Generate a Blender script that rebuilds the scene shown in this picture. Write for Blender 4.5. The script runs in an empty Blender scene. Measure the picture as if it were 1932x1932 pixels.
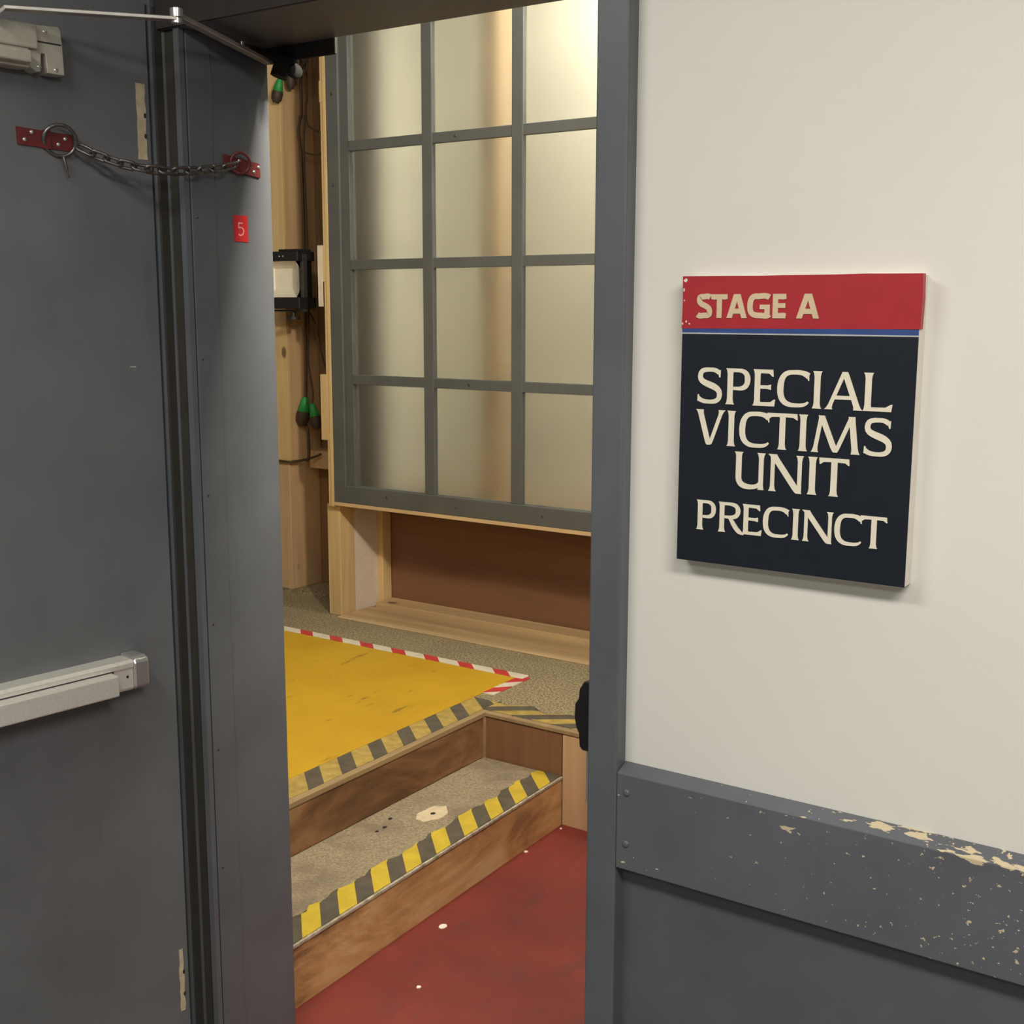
import bpy, math, random
from mathutils import Vector, Matrix
random.seed(7)
C = bpy.context.scene.collection
H = 1.65                       # camera height; every Z below is measured from the camera's level
R = math.radians

# ---------------------------------------------------------------- camera, world, lights, exposure
sc = bpy.context.scene
cd = bpy.data.cameras.new('camera')
cam = bpy.data.objects.new('camera', cd); C.objects.link(cam)
cam.location = (0, 0, H)
yaw, pitch, roll = R(34.0), R(9.5), R(0.13)
fwd = Vector((-math.sin(yaw)*math.cos(pitch), math.cos(yaw)*math.cos(pitch), -math.sin(pitch)))
r0 = Vector((math.cos(yaw), math.sin(yaw), 0)); u0 = r0.cross(fwd)
r1 = r0*math.cos(roll) + u0*math.sin(roll); u1 = u0*math.cos(roll) - r0*math.sin(roll)
cam.rotation_euler = Matrix((r1, u1, -fwd)).transposed().to_euler()
cd.sensor_width = 36; cd.sensor_fit = 'HORIZONTAL'; cd.lens = 36*2285/1932
cd.clip_start = 0.02
sc.camera = cam
w = bpy.data.worlds.new('world'); sc.world = w; w.use_nodes = True
w.node_tree.nodes['Background'].inputs[0].default_value = (1, .93, .82, 1)
w.node_tree.nodes['Background'].inputs[1].default_value = 0.10
sc.view_settings.view_transform = 'Standard'; sc.view_settings.look = 'None'
sc.view_settings.gamma = 1; sc.view_settings.use_curve_mapping = False
sc.view_settings.exposure = 0.0

def area(name, loc, tgt, size, power, col):
    l = bpy.data.lights.new(name, 'AREA'); l.shape = 'RECTANGLE'; l.size, l.size_y = size
    l.energy = power; l.color = col
    o = bpy.data.objects.new(name, l); C.objects.link(o)
    o.location = (loc[0], loc[1], loc[2]+H)
    o.rotation_euler = (Vector(tgt)-Vector(loc)).to_track_quat('-Z', 'Y').to_euler()
    return o
area('corridor_tube_and_fill', (.55, .30, .93), (.55, .31, -1), (1.2, .35), 43, (1, .965, .89))
area('corridor_tube_and_fill', (-1.4, .25, .93), (-1.4, .26, -1), (.9, .3), 20, (1, .965, .89))
area('corridor_tube_and_fill', (.2, -1.0, .93), (.2, -.6, -1), (2.4, .5), 22, (1, .965, .89))  # added broad fill, unseen behind the camera, lifts the wall shadows
area('stage_tube_light', (-2.15, 1.925, 1.05), (-2.6, 3.84, -.3), (3.2, .07), 34, (1, .87, .64))
area('stage_lamp', (-.80, 1.912, 1.05), (-1.9, 1.86, .60), (.14, .10), 56, (1, .90, .72))
area('bay_lamp', (-1.95, 4.06, 1.55), (-2.5, 4.30, -.2), (.9, .16), 72, (1, .94, .80))

# ---------------------------------------------------------------- helpers
class MB:
    """collects shapes and links them as one mesh object"""
    def __init__(s): s.v = []; s.f = []; s.m = []; s.sm = []
    def add(s, vs, fs, mi=0, smooth=False):
        b = len(s.v); s.v += [Vector(p) for p in vs]
        for f in fs: s.f.append([i+b for i in f]); s.m.append(mi); s.sm.append(smooth)
        return s
    def hexa(s, p, mi=0):
        return s.add(p, [(3,2,1,0),(4,5,6,7),(0,1,5,4),(1,2,6,5),(2,3,7,6),(3,0,4,7)], mi)
    def box(s, x0, x1, y0, y1, z0, z1, mi=0):
        return s.hexa([(x0,y0,z0),(x1,y0,z0),(x1,y1,z0),(x0,y1,z0),(x0,y0,z1),(x1,y0,z1),(x1,y1,z1),(x0,y1,z1)], mi)
    def fbox(s, fr, a0, a1, b0, b1, c0, c1, mi=0):      # box in a local frame fr(a,b,c)
        p = [fr(a0,b0,c0),fr(a1,b0,c0),fr(a1,b1,c0),fr(a0,b1,c0),fr(a0,b0,c1),fr(a1,b0,c1),fr(a1,b1,c1),fr(a0,b1,c1)]
        return s.hexa(p, mi)
    def prism(s, poly, z0, z1, fr=None, mi=0):           # polygon (a,b) extruded along c
        fr = fr or (lambda a,b,c: (a,b,c)); n = len(poly)
        vs = [fr(a,b,z0) for a,b in poly]+[fr(a,b,z1) for a,b in poly]
        fs = [list(range(n))[::-1], list(range(n,2*n))]+[(i,(i+1)%n,n+(i+1)%n,n+i) for i in range(n)]
        return s.add(vs, fs, mi)
    def tube(s, pts, r, n=8, mi=0, cap=True):
        pts = [Vector(p) for p in pts]; rr = r if isinstance(r,(list,tuple)) else [r]*len(pts)
        vs = []; fs = []; up = None
        for i,p in enumerate(pts):
            t = (pts[min(i+1,len(pts)-1)]-pts[max(i-1,0)]).normalized()
            if up is None: up = Vector((0,0,1)) if abs(t.z)<.9 else Vector((1,0,0))
            a = t.cross(up).normalized(); b = a.cross(t).normalized(); up = b
            vs += [p+(a*math.cos(2*math.pi*k/n)+b*math.sin(2*math.pi*k/n))*rr[i] for k in range(n)]
        for i in range(len(pts)-1):
            fs += [(i*n+k, i*n+(k+1)%n, (i+1)*n+(k+1)%n, (i+1)*n+k) for k in range(n)]
        s.add(vs, fs, mi, True)
        if cap: s.add(vs[:n], [list(range(n))], mi); s.add(vs[-n:], [list(range(n))[::-1]], mi)
        return s
    def loop(s, pts, r, n=8, mi=0):                      # closed tube
        pts = [Vector(p) for p in pts]; N = len(pts); vs = []; fs = []
        c = sum(pts, Vector())/N; nrm = (pts[0]-c).cross(pts[N//4]-c).normalized()
        for i,p in enumerate(pts):
            t = (pts[(i+1)%N]-pts[i-1]).normalized(); a = t.cross(nrm).normalized()
            vs += [p+(a*math.cos(2*math.pi*k/n)+nrm*math.sin(2*math.pi*k/n))*r for k in range(n)]
        for i in range(N):
            j = (i+1)%N; fs += [(i*n+k, i*n+(k+1)%n, j*n+(k+1)%n, j*n+k) for k in range(n)]
        return s.add(vs, fs, mi, True)
    def dome(s, c, nrm, r, h, n=12, mi=0):               # screw or rivet head
        c = Vector(c); nrm = Vector(nrm).normalized()
        a = nrm.orthogonal().normalized(); b = nrm.cross(a); vs = []; fs = []; K = 4
        for i in range(K):
            t = i/K*math.pi/2
            vs += [c+nrm*h*math.sin(t)+(a*math.cos(2*math.pi*k/n)+b*math.sin(2*math.pi*k/n))*r*math.cos(t) for k in range(n)]
        vs.append(c+nrm*h)
        for i in range(K-1): fs += [(i*n+k,i*n+(k+1)%n,(i+1)*n+(k+1)%n,(i+1)*n+k) for k in range(n)]
        fs += [((K-1)*n+k,(K-1)*n+(k+1)%n,K*n) for k in range(n)]
        return s.add(vs, fs, mi, True)
    def blob(s, c, rx, ry, rz, n=12, mi=0):
        c = Vector(c); vs = []; fs = []; K = 8
        for i in range(K+1):
            t = -math.pi/2+math.pi*i/K
            vs += [c+Vector((rx*math.cos(t)*math.cos(2*math.pi*k/n), ry*math.cos(t)*math.sin(2*math.pi*k/n), rz*math.sin(t))) for k in range(n)]
        for i in range(K): fs += [(i*n+k,i*n+(k+1)%n,(i+1)*n+(k+1)%n,(i+1)*n+k) for k in range(n)]
        return s.add(vs, fs, mi, True)

OFF = {}
def obj(name, mb, mats, parent=None, bevel=0, base=None):
    """one mesh object; vertices arrive in camera-level coordinates"""
    me = bpy.data.meshes.new(name)
    if parent is not None: off = OFF[parent.name]
    elif base is not None: off = Vector(base)
    else:
        lo = [min(v[i] for v in mb.v) for i in range(3)]; hi = [max(v[i] for v in mb.v) for i in range(3)]
        off = Vector(((lo[0]+hi[0])/2, (lo[1]+hi[1])/2, lo[2]))
    me.from_pydata([v-off for v in mb.v], [], mb.f)
    for m in (mats if isinstance(mats,(list,tuple)) else [mats]): me.materials.append(m)
    for p,mi,sm in zip(me.polygons, mb.m, mb.sm): p.material_index = mi; p.use_smooth = sm
    me.update()
    o = bpy.data.objects.new(name, me); C.objects.link(o)
    if parent is not None: o.parent = parent
    else: o.location = off+Vector((0,0,H))
    OFF[o.name] = off
    if bevel:
        b = o.modifiers.new('bevel','BEVEL'); b.width = bevel; b.segments = 2; b.limit_method = 'ANGLE'; b.angle_limit = R(40)
    return o
def tag(o, label, cat, group=None, kind=None):
    o['label'] = label; o['category'] = cat
    if group: o['group'] = group
    if kind: o['kind'] = kind
    return o
def thing(name, label, cat, loc, group=None, kind=None):
    o = bpy.data.objects.new(name, None); C.objects.link(o)
    o.location = (loc[0], loc[1], loc[2]+H); o.empty_display_size = .05
    OFF[o.name] = Vector(loc)
    return tag(o, label, cat, group, kind)

# ---------------------------------------------------------------- materials
def newmat(name):
    m = bpy.data.materials.new(name); m.use_nodes = True
    nt = m.node_tree; return m, nt, nt.nodes['Principled BSDF']
def N(nt, t, **kw):
    n = nt.nodes.new(t)
    for k,v in kw.items():
        if k in n.inputs: n.inputs[k].default_value = v
        else: setattr(n, k, v)
    return n
def coords(nt, scale=(1,1,1), geo=True):
    tc = N(nt, 'ShaderNodeNewGeometry') if geo else N(nt, 'ShaderNodeTexCoord')
    mp = N(nt, 'ShaderNodeMapping'); mp.inputs['Scale'].default_value = scale
    nt.links.new(tc.outputs['Position' if geo else 'Object'], mp.inputs['Vector']); return mp.outputs[0]
def ramp(nt, fac, stops):
    r = N(nt, 'ShaderNodeValToRGB'); e = r.color_ramp.elements
    while len(e) < len(stops): e.new(.5)
    for el,(p,c) in zip(e, stops): el.position = p; el.color = (*c,1) if len(c)==3 else c
    nt.links.new(fac, r.inputs[0]); return r.outputs[0]
def noise(nt, vec, scale, detail=4, rough=.55, dist=0):
    n = N(nt, 'ShaderNodeTexNoise', Scale=scale, Detail=detail, Roughness=rough, Distortion=dist)
    nt.links.new(vec, n.inputs['Vector']); return n.outputs[0]
def mixc(nt, fac, a, b, mode='MIX'):
    m = N(nt, 'ShaderNodeMix', data_type='RGBA', blend_type=mode)
    for sock,val in ((m.inputs[0],fac),(m.inputs[6],a),(m.inputs[7],b)):
        if isinstance(val,(int,float)): sock.default_value = val
        elif isinstance(val,tuple): sock.default_value = (*val,1)
        else: nt.links.new(val, sock)
    return m.outputs[2]
def bump(nt, b, h, strength, dist=.002):
    n = N(nt, 'ShaderNodeBump', Strength=strength, Distance=dist)
    nt.links.new(h, n.inputs['Height']); nt.links.new(n.outputs[0], b.inputs['Normal'])
def simple(name, col, rough=.5, metal=0, var=.12, scale=30, bumpy=0, stretch=(1,1,1)):
    m,nt,b = newmat(name); v = coords(nt, stretch); n = noise(nt, v, scale)
    lo = tuple(c*(1-var) for c in col); hi = tuple(min(1,c*(1+var)) for c in col)
    nt.links.new(ramp(nt, n, [(.3,lo),(.7,hi)]), b.inputs['Base Color'])
    b.inputs['Roughness'].default_value = rough; b.inputs['Metallic'].default_value = metal
    if bumpy: bump(nt, b, n, bumpy)
    return m
def wood(name, a, c, axis, scale=9, knots=True, rough=.6):
    """grain runs along axis"""
    m,nt,b = newmat(name)
    st = [1,1,1]; st[axis] = .07
    v = coords(nt, tuple(st)); g = noise(nt, v, scale*4, 5, .6, .6); g2 = noise(nt, v, scale, 3, .5, 1.2)
    col = ramp(nt, g, [(.3,a),(.7,c)])
    dk = tuple(x*.6 for x in a)
    col = mixc(nt, ramp(nt, g2, [(.42,(0,0,0)),(.75,(.55,.55,.55))]), col, dk)
    if knots:
        st2 = [1,1,1]; st2[axis] = .55
        vo = N(nt, 'ShaderNodeTexVoronoi', Scale=4.2); nt.links.new(coords(nt, tuple(st2)), vo.inputs['Vector'])
        k = ramp(nt, vo.outputs['Distance'], [(.05,(1,1,1)),(.075,(0,0,0))])
        col = mixc(nt, k, col, tuple(x*.3 for x in a))
    nt.links.new(col, b.inputs['Base Color']); b.inputs['Roughness'].default_value = rough
    bump(nt, b, g, .15, .001); return m
GREY = (.112,.121,.136)
def painted(name, col=GREY, chips=None, rough=.42):
    m,nt,b = newmat(name); v = coords(nt)
    n = noise(nt, v, 6, 4); n2 = noise(nt, coords(nt,(1,1,.12)), 24, 4)
    c = ramp(nt, n, [(.3,tuple(x*.9 for x in col)),(.7,tuple(x*1.1 for x in col))])
    c = mixc(nt, ramp(nt, n2, [(.62,(0,0,0)),(.78,(.25,.25,.25))]), c, tuple(x*.55 for x in col))
    if chips: c = chips(nt, c)
    nt.links.new(c, b.inputs['Base Color']); b.inputs['Roughness'].default_value = rough
    bump(nt, b, noise(nt, v, 140, 2), .08, .001); return m
def rail_chips(nt, c):
    # chipped paint that gets denser along the rail to the right and along its top edge
    g = N(nt,'ShaderNodeNewGeometry'); sx = N(nt,'ShaderNodeSeparateXYZ'); nt.links.new(g.outputs['Position'], sx.inputs[0])
    mr = N(nt,'ShaderNodeMapRange'); nt.links.new(sx.outputs[0], mr.inputs[0])
    mr.inputs[1].default_value=-.86; mr.inputs[2].default_value=-.25; mr.inputs[3].default_value=-.03; mr.inputs[4].default_value=.07
    ns = noise(nt, coords(nt,(1,1,1.2)), 98, 3, .6)
    a = N(nt,'ShaderNodeMath', operation='ADD'); nt.links.new(ns,a.inputs[0]); nt.links.new(mr.outputs[0],a.inputs[1])
    k = ramp(nt, a.outputs[0], [(.70,(0,0,0)),(.725,(1,1,1))])
    z = N(nt,'ShaderNodeMapRange'); nt.links.new(sx.outputs[2], z.inputs[0])
    z.inputs[1].default_value=H-.722; z.inputs[2].default_value=H-.707; z.inputs[3].default_value=0; z.inputs[4].default_value=.17
    x2 = N(nt,'ShaderNodeMapRange'); nt.links.new(sx.outputs[0], x2.inputs[0])
    x2.inputs[1].default_value=-.62; x2.inputs[2].default_value=-.4; x2.inputs[3].default_value=0; x2.inputs[4].default_value=1
    zm = N(nt,'ShaderNodeMath', operation='MULTIPLY'); nt.links.new(z.outputs[0],zm.inputs[0]); nt.links.new(x2.outputs[0],zm.inputs[1])
    ns2 = noise(nt, coords(nt,(.35,1,1)), 55, 3, .6)
    a2 = N(nt,'ShaderNodeMath', operation='ADD'); nt.links.new(ns2,a2.inputs[0]); nt.links.new(zm.outputs[0],a2.inputs[1])
    k2 = ramp(nt, a2.outputs[0], [(.70,(0,0,0)),(.715,(1,1,1))])
    mx = N(nt,'ShaderNodeMix', data_type='RGBA', blend_type='LIGHTEN'); mx.inputs[0].default_value = 1
    nt.links.new(k,mx.inputs[6]); nt.links.new(k2,mx.inputs[7])
    return mixc(nt, mx.outputs[2], c, (.62,.52,.34))

M = {}
M['paint'] = painted('grey_metal_paint')
M['doorpaint'] = painted('grey_door_paint', (.140,.145,.155))
M['railpaint'] = painted('chipped_grey_paint', (.118,.124,.143), chips=rail_chips)
M['dado'] = painted('grey_panel_paint', (.108,.107,.124))
M['windowpaint'] = painted('window_grey_paint', (.092,.098,.098), rough=.6)
m,nt,b = newmat('white_wall_paint'); M['white'] = m
v = coords(nt,(.3,1,1)); n1 = noise(nt, v, 60, 4); n2 = noise(nt, coords(nt), 2.2, 3)
nt.links.new(ramp(nt, n2, [(.3,(.77,.755,.70)),(.7,(.81,.795,.74))]), b.inputs['Base Color'])
b.inputs['Roughness'].default_value = .45; bump(nt, b, n1, .12, .002)
M['gasket'] = simple('dark_gasket', (.036,.031,.027), .8)
M['groove'] = simple('dark_groove', (.03,.028,.026), .8)
M['bare'] = simple('bare_primer', (.52,.43,.29), .7, var=.2, scale=60)
M['alu'] = simple('brushed_aluminium', (.74,.72,.66), .38, .35, .06, 160, stretch=(.2,1,1))
M['silver'] = simple('silver_paint', (.46,.44,.38), .45, .15, .08, 60)
M['chrome'] = simple('chrome', (.66,.66,.65), .2, .75, .02)
M['steel'] = simple('arm_steel', (.42,.40,.37), .4, .6, .1, 50)
M['darksteel'] = simple('dark_steel', (.075,.07,.07), .4, .5, .2, 50)
M['chain'] = simple('chain_steel', (.16,.15,.14), .35, .8, .3, 90)
M['redplate'] = simple('maroon_plate', (.14,.022,.024), .45, .1, .15, 40)
M['black'] = simple('black_plastic', (.012,.012,.013), .5, 0, .2)
M['plugbody'] = simple('dark_brown_rubber', (.045,.03,.02), .6, 0, .2)
M['cable'] = simple('brown_cable', (.065,.037,.018), .6)
M['green'] = simple('green_tape', (.02,.30,.07), .45)
M['pine'] = wood('pine_upright', (.60,.42,.20), (.76,.57,.31), 2, 5)
M['pineshade'] = wood('pine_reddish_and_shade', (.50,.33,.18), (.64,.44,.26), 2, 5)
M['pinex'] = wood('pine_along_wall', (.52,.36,.19), (.68,.49,.28), 0, 5)
M['nosing'] = wood('worn_nosing_strip', (.30,.20,.10), (.42,.30,.16), 1, 5, False)
M['studdim'] = wood('tan_stud', (.34,.22,.11), (.42,.28,.15), 2, 5, False)
M['ply'] = wood('brown_plywood', (.19,.088,.048), (.25,.12,.065), 0, 3, False)
M['plydark'] = wood('brown_backing_board', (.20,.115,.06), (.27,.16,.085), 2, 3, False)
def mottled(name, stops, sc_=(1,.35,1)):
    m,nt,b = newmat(name); v = coords(nt, sc_)
    a = noise(nt, v, 7, 5, .62, .8); g = noise(nt, coords(nt,(1,.06,1)), 45, 4)
    c = mixc(nt, .22, ramp(nt, a, stops), ramp(nt, g, [(.3,stops[0][1]),(.7,stops[-1][1])]))
    nt.links.new(c, b.inputs['Base Color']); b.inputs['Roughness'].default_value = .6; bump(nt, b, g, .15, .001); return m
M['riser'] = mottled('stained_riser_board', [(.36,(.21,.10,.04)),(.44,(.45,.235,.09)),(.53,(.60,.35,.15)),(.64,(.72,.50,.27))])
M['riserup'] = mottled('brown_riser_board', [(.38,(.10,.045,.02)),(.5,(.21,.095,.04)),(.64,(.36,.20,.09))])
M['riserx'] = wood('dark_plywood_end', (.20,.092,.043), (.27,.13,.065), 2, 3, False)
m,nt,b = newmat('speckled_floor_covering'); M['speck'] = m
v = coords(nt); a = noise(nt, v, 125, 3, .7); a2 = noise(nt, v, 5, 4)
c = ramp(nt, a, [(.38,(.11,.085,.045)),(.5,(.29,.235,.135)),(.63,(.48,.40,.25))])
c = mixc(nt, ramp(nt, a2, [(.45,(0,0,0)),(.75,(.5,.5,.5))]), c, (.20,.155,.10))
nt.links.new(c, b.inputs['Base Color']); b.inputs['Roughness'].default_value = .75; bump(nt, b, a, .3, .002)
m,nt,b = newmat('dusty_tread_covering'); M['tread'] = m
a = noise(nt, v2 := coords(nt), 120, 3, .7); a2 = noise(nt, v2, 7, 4)
c = ramp(nt, a, [(.35,(.215,.17,.108)),(.65,(.39,.32,.215))])
c = mixc(nt, ramp(nt, a2, [(.5,(0,0,0)),(.66,(.7,.7,.7))]), c, (.19,.15,.11))
nt.links.new(c, b.inputs['Base Color']); b.inputs['Roughness'].default_value = .8; bump(nt, b, a, .3, .002)
m,nt,b = newmat('red_floor_paint'); M['red'] = m
v = coords(nt,(1,1,1)); a = noise(nt, v, 3.2, 5, .6); a2 = noise(nt, v, 40, 4, .7); a3 = noise(nt, coords(nt,(2.5,1,1)), 5, 4)
c = ramp(nt, a, [(.3,(.14,.017,.014)),(.7,(.225,.033,.022))])
c = mixc(nt, ramp(nt, a2, [(.5,(0,0,0)),(.8,(.35,.35,.35))]), c, (.13,.035,.03))
c = mixc(nt, ramp(nt, a3, [(.55,(0,0,0)),(.75,(.5,.5,.5))]), c, (.075,.03,.033))
nt.links.new(c, b.inputs['Base Color']); b.inputs['Roughness'].default_value = .62
m,nt,b = newmat('yellow_floor_paint'); M['yellow'] = m
v = coords(nt); a = noise(nt, coords(nt,(3,.6,1)), 9, 4, .6); a2 = noise(nt, v, 3, 3)
c = ramp(nt, a2, [(.3,(.52,.305,.014)),(.7,(.61,.37,.018))])
c = mixc(nt, ramp(nt, a, [(.64,(0,0,0)),(.70,(.8,.8,.8))]), c, (.2,.12,.03))
nt.links.new(c, b.inputs['Base Color']); b.inputs['Roughness'].default_value = .55
M['tapeyellow'] = simple('tape_yellow', (.60,.44,.04), .5, var=.15, scale=18)
M['tapeyellowworn'] = simple('worn_tape_yellow', (.42,.30,.08), .6, var=.25, scale=25)
M['tapeblack'] = simple('faded_tape_black', (.10,.085,.062), .6, var=.25, scale=25)
M['tapered'] = simple('tape_red', (.58,.05,.05), .5, var=.12, scale=30)
M['tapewhite'] = simple('tape_white', (.72,.66,.54), .5, var=.08, scale=30)
M['signnavy'] = simple('sign_navy', (.010,.014,.023), .38, var=.08)
M['signred'] = simple('sign_red', (.42,.024,.034), .42, var=.06)
M['signblue'] = simple('sign_blue', (.035,.075,.25), .45)
M['signpale'] = simple('sign_pale_line', (.50,.50,.50), .45)
M['signedge'] = simple('sign_cream_edge', (.80,.74,.66), .6, var=.05)
M['cream'] = simple('cream_vinyl', (.84,.78,.62), .45, var=.04)
M['tan'] = simple('tan_vinyl', (.70,.55,.36), .45, var=.04)
M['labelred'] = simple('red_label', (.52,.022,.03), .4, var=.06)
M['labelpink'] = simple('pink_print', (.75,.32,.28), .5)
M['fillerpaint'] = simple('pale_filler', (.66,.55,.38), .8, var=.1, scale=50)
M['darkstain'] = simple('dark_stained_wood', (.045,.035,.025), .8)
M['residue'] = simple('grey_white_residue', (.40,.35,.27), .8, var=.5, scale=40)
M['soot'] = simple('sooty_black_metal', (.007,.007,.007), .85)
M['paper'] = simple('white_paper', (.85,.78,.72), .8)
M['boardwhite'] = simple('white_board', (.72,.63,.56), .6, var=.05)
M['reflector'] = simple('white_reflector', (.80,.76,.66), .4, var=.04)
M['plaster'] = simple('bay_plaster', (.66,.64,.56), .8, var=.1, scale=4)
M['conc'] = simple('corridor_floor_grey', (.22,.21,.20), .6)
M['dim'] = simple('dark_stage_ceiling', (.05,.05,.05), .9)
m,nt,b = newmat('frosted_glass'); M['glass'] = m
b.inputs['Transmission Weight'].default_value = 1; b.inputs['Roughness'].default_value = .55; b.inputs['IOR'].default_value = 1.25
b.inputs['Base Color'].default_value = (.93,.94,.88,1)
bump(nt, b, noise(nt, coords(nt), 170, 3, .7), .25, .002)

# ---------------------------------------------------------------- the setting
def struct(name, mb, m, label, cat, bevel=0):
    return tag(obj(name, mb, m, bevel=bevel), label, cat, kind='structure')
struct('floor', MB().box(-4.6, 1.5, 1.6, 5.0, -1.75, -1.65), M['red'], 'scuffed red painted floor beyond the doorway', 'floor')
struct('floor', MB().box(-3.2, 3.0, -1.6, 1.6, -1.75, -1.65), M['conc'], 'grey corridor floor in front of the white wall', 'floor')
struct('ceiling', MB().box(-3.2, 3.0, -1.6, 1.83, .96, 1.06), M['white'], 'white corridor ceiling above the door', 'ceiling')
struct('wall_right', MB().box(-.864, 3.0, 1.6, 1.83, -1.65, .96), M['white'], 'white painted corridor wall carrying the sign', 'wall')
struct('wall_left', MB().box(-3.2, -2.02, 1.6, 1.83, -1.65, .96), M['white'], 'corridor wall behind the open grey door', 'wall')
struct('wall_front', MB().box(-2.02, -.864, 1.6, 1.83, .66, .96), M['white'], 'strip of corridor wall above the door frame', 'wall')
struct('wall_back', MB().box(-4.6, 1.5, 4.9, 5.0, -1.65, 2.6), M['plaster'], 'pale stage wall far behind the frosted window', 'wall')
struct('trim_1', MB().box(-.865, 3.0, 1.5985, 1.6, -1.65, -.86), M['dado'], 'flat grey panel below the chipped rail', 'wall panel')
mb = MB().prism([(1.6,-.865),(1.573,-.865),(1.573,-.7085),(1.6,-.697)], -.8635, 3.0, lambda a,b_,c: (c,a,b_))
struct('trim_2', mb, M['railpaint'], 'grey bumper rail with chipped paint along the white wall', 'rail', .0015)
for z in (-.738, -.822):
    tag(obj('rail_screw', MB().dome((-.846,1.573,z), (0,-1,0), .006, .003), M['railpaint']),
        'painted screw head %s at the left end of the grey rail' % ('near the top' if z>-.78 else 'near the bottom'), 'screw', 'screws of the grey rail')

# door frame: jamb by the hinges, jamb by the wall, head
fr = thing('door_frame', 'grey metal door frame around the opening', 'door frame', (-1.4,1.7,-1.65), kind='structure')
zt = .512
jb = MB().box(-2.02,-1.880,1.584,1.83,-1.65,.66).box(-1.880,-1.868,1.604,1.612,-1.65,.55).box(-1.838,-1.824,1.600,1.612,-1.65,.55)
jb.box(-1.880,-1.838,1.612,1.829,-1.65,.55)
obj('hinge_jamb', jb, M['paint'], fr)
obj('jamb_lining', MB().box(-1.84,-1.824,1.616,1.676,-1.65,zt).box(-1.84,-1.8262,1.6765,1.829,-1.65,zt), M['paint'], fr, .002)
obj('weatherstrip_and_dark_head', MB().box(-1.88,-.917,1.592,1.599,zt,.60).box(-1.880,-1.874,1.586,1.602,-1.65,.55).box(-1.868,-1.838,1.606,1.612,-1.65,.55).box(-1.838,-1.829,1.612,1.616,-1.65,zt), M['gasket'], fr)  # head strip is added to darken the lit stop front; others line the jamb
obj('latch_jamb', MB().box(-.917,-.864,1.573,1.83,-1.65,.66), M['paint'], fr, .003)
obj('head', MB().box(-1.88,-.917,1.573,1.60,.575,.66).box(-1.88,-.917,1.60,1.829,zt,.66), M['paint'], fr, .002)
for z in (.1717,-.0972,-.3649,-.6278,-.8923,-1.15):
    obj('screw', MB().dome((-1.824,1.6285,z), (1,0,0), .0028, .0012), M['darksteel'], fr)
# grey block behind the head
tag(obj('header_block', MB().box(-1.95,-1.646,1.831,1.836,.483,.62), M['gasket'], bevel=.002),
    'dark grey block fixed behind the top left of the door frame', 'block')

# stage platform: one L-shaped deck with its riser boards
zp = -1.33; zd = -1.485
pf = thing('stage_platform', 'raised stage platform with speckled covering and plywood risers', 'platform', (-3.2,3.3,-1.65))
deck = [(-4.5,1.86),(-2.25,1.86),(-2.25,3.173),(-.3,3.173),(-.3,4.85),(-4.5,4.85)]
ins = [(-4.5,1.86),(-2.27,1.86),(-2.27,3.19),(-.3,3.19),(-.3,4.85),(-4.5,4.85)]
obj('deck', MB().prism(ins, zp-.03, zp), M['speck'], pf)
obj('nosing', MB().box(-2.27,-2.246,1.86,3.194,zp-.016,zp+.0008).box(-2.246,-.3,3.169,3.19,zp-.013,zp+.0006), M['nosing'], pf, .002)
obj('riser', MB().box(-2.27,-2.25,1.86,3.173,zd,zp-.016), M['riserup'], pf)
obj('riser', MB().box(-2.25,-1.945,3.173,3.19,-1.65,zp-.016), M['riserx'], pf)
obj('riser', MB().box(-1.940,-.3,3.171,3.19,-1.65,zp-.016), M['pineshade'], pf)['label'] = 'paler pine riser board at the right'
obj('corner_strip', MB().box(-2.25,-2.243,3.166,3.173,zd,zp-.016), M['nosing'], pf)
# lower step
st = thing('wooden_step', 'low wooden step between the red floor and the platform', 'step', (-2.1,2.5,-1.65))
def fx(y): return -1.912-(y-1.92)*.0227
obj('tread', MB().prism([(-2.249,1.86),(fx(1.86)-.004,1.86),(fx(3.168)-.004,3.168),(-2.249,3.168)], zd-.018, zd), M['tread'], st, .002)
obj('riser', MB().prism([(fx(1.86)-.022,1.86),(fx(1.86),1.86),(fx(3.168),3.168),(fx(3.168)-.022,3.168)], -1.65, zd-.006), M['riser'], st, .001)
obj('edge_strip', MB().prism([(fx(1.86)-.012,1.86),(fx(1.86)+.003,1.86),(fx(3.168)+.003,3.168),(fx(3.168)-.012,3.168)], zd-.0075, zd-.001), M['residue'], st)

# ---------------------------------------------------------------- the door leaf and what is fixed on it
ang = R(7.3)
P0 = Vector((-1.885,1.578,0)); dd = Vector((-math.sin(ang),-math.cos(ang),0)); nn = Vector((math.cos(ang),-math.sin(ang),0))
def D(s,n,z): return P0+dd*s+nn*n+Vector((0,0,z))
door = thing('door_1', 'open grey metal door with a silver push bar', 'door', D(.45,-.02,-1.64), kind='structure')
obj('leaf', MB().fbox(D, 0,.93,-.045,0,-1.64,.558), M['doorpaint'], door, .002)
random.seed(3)
def ragged(s0,s1,z0,z1,k,am):
    L = [(s0+random.uniform(-am,am), z0+(z1-z0)*i/k) for i in range(k+1)]
    Rr = [(s1+random.uniform(-am,am), z0+(z1-z0)*i/k) for i in range(k+1)]
    return L+Rr[::-1]
for (s0,s1,z0,z1) in ((.008,.030,.275,.412),(.010,.0245,-1.462,-1.323)):
    o = obj('bare_patch', MB().prism(ragged(s0+.002,s1-.002,z0,z1,9,.0014), 0, .0009, lambda a,b_,c: D(a,c,b_)), M['bare'], door)
    o['label'] = 'cream unpainted strip near the hinge edge'
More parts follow.
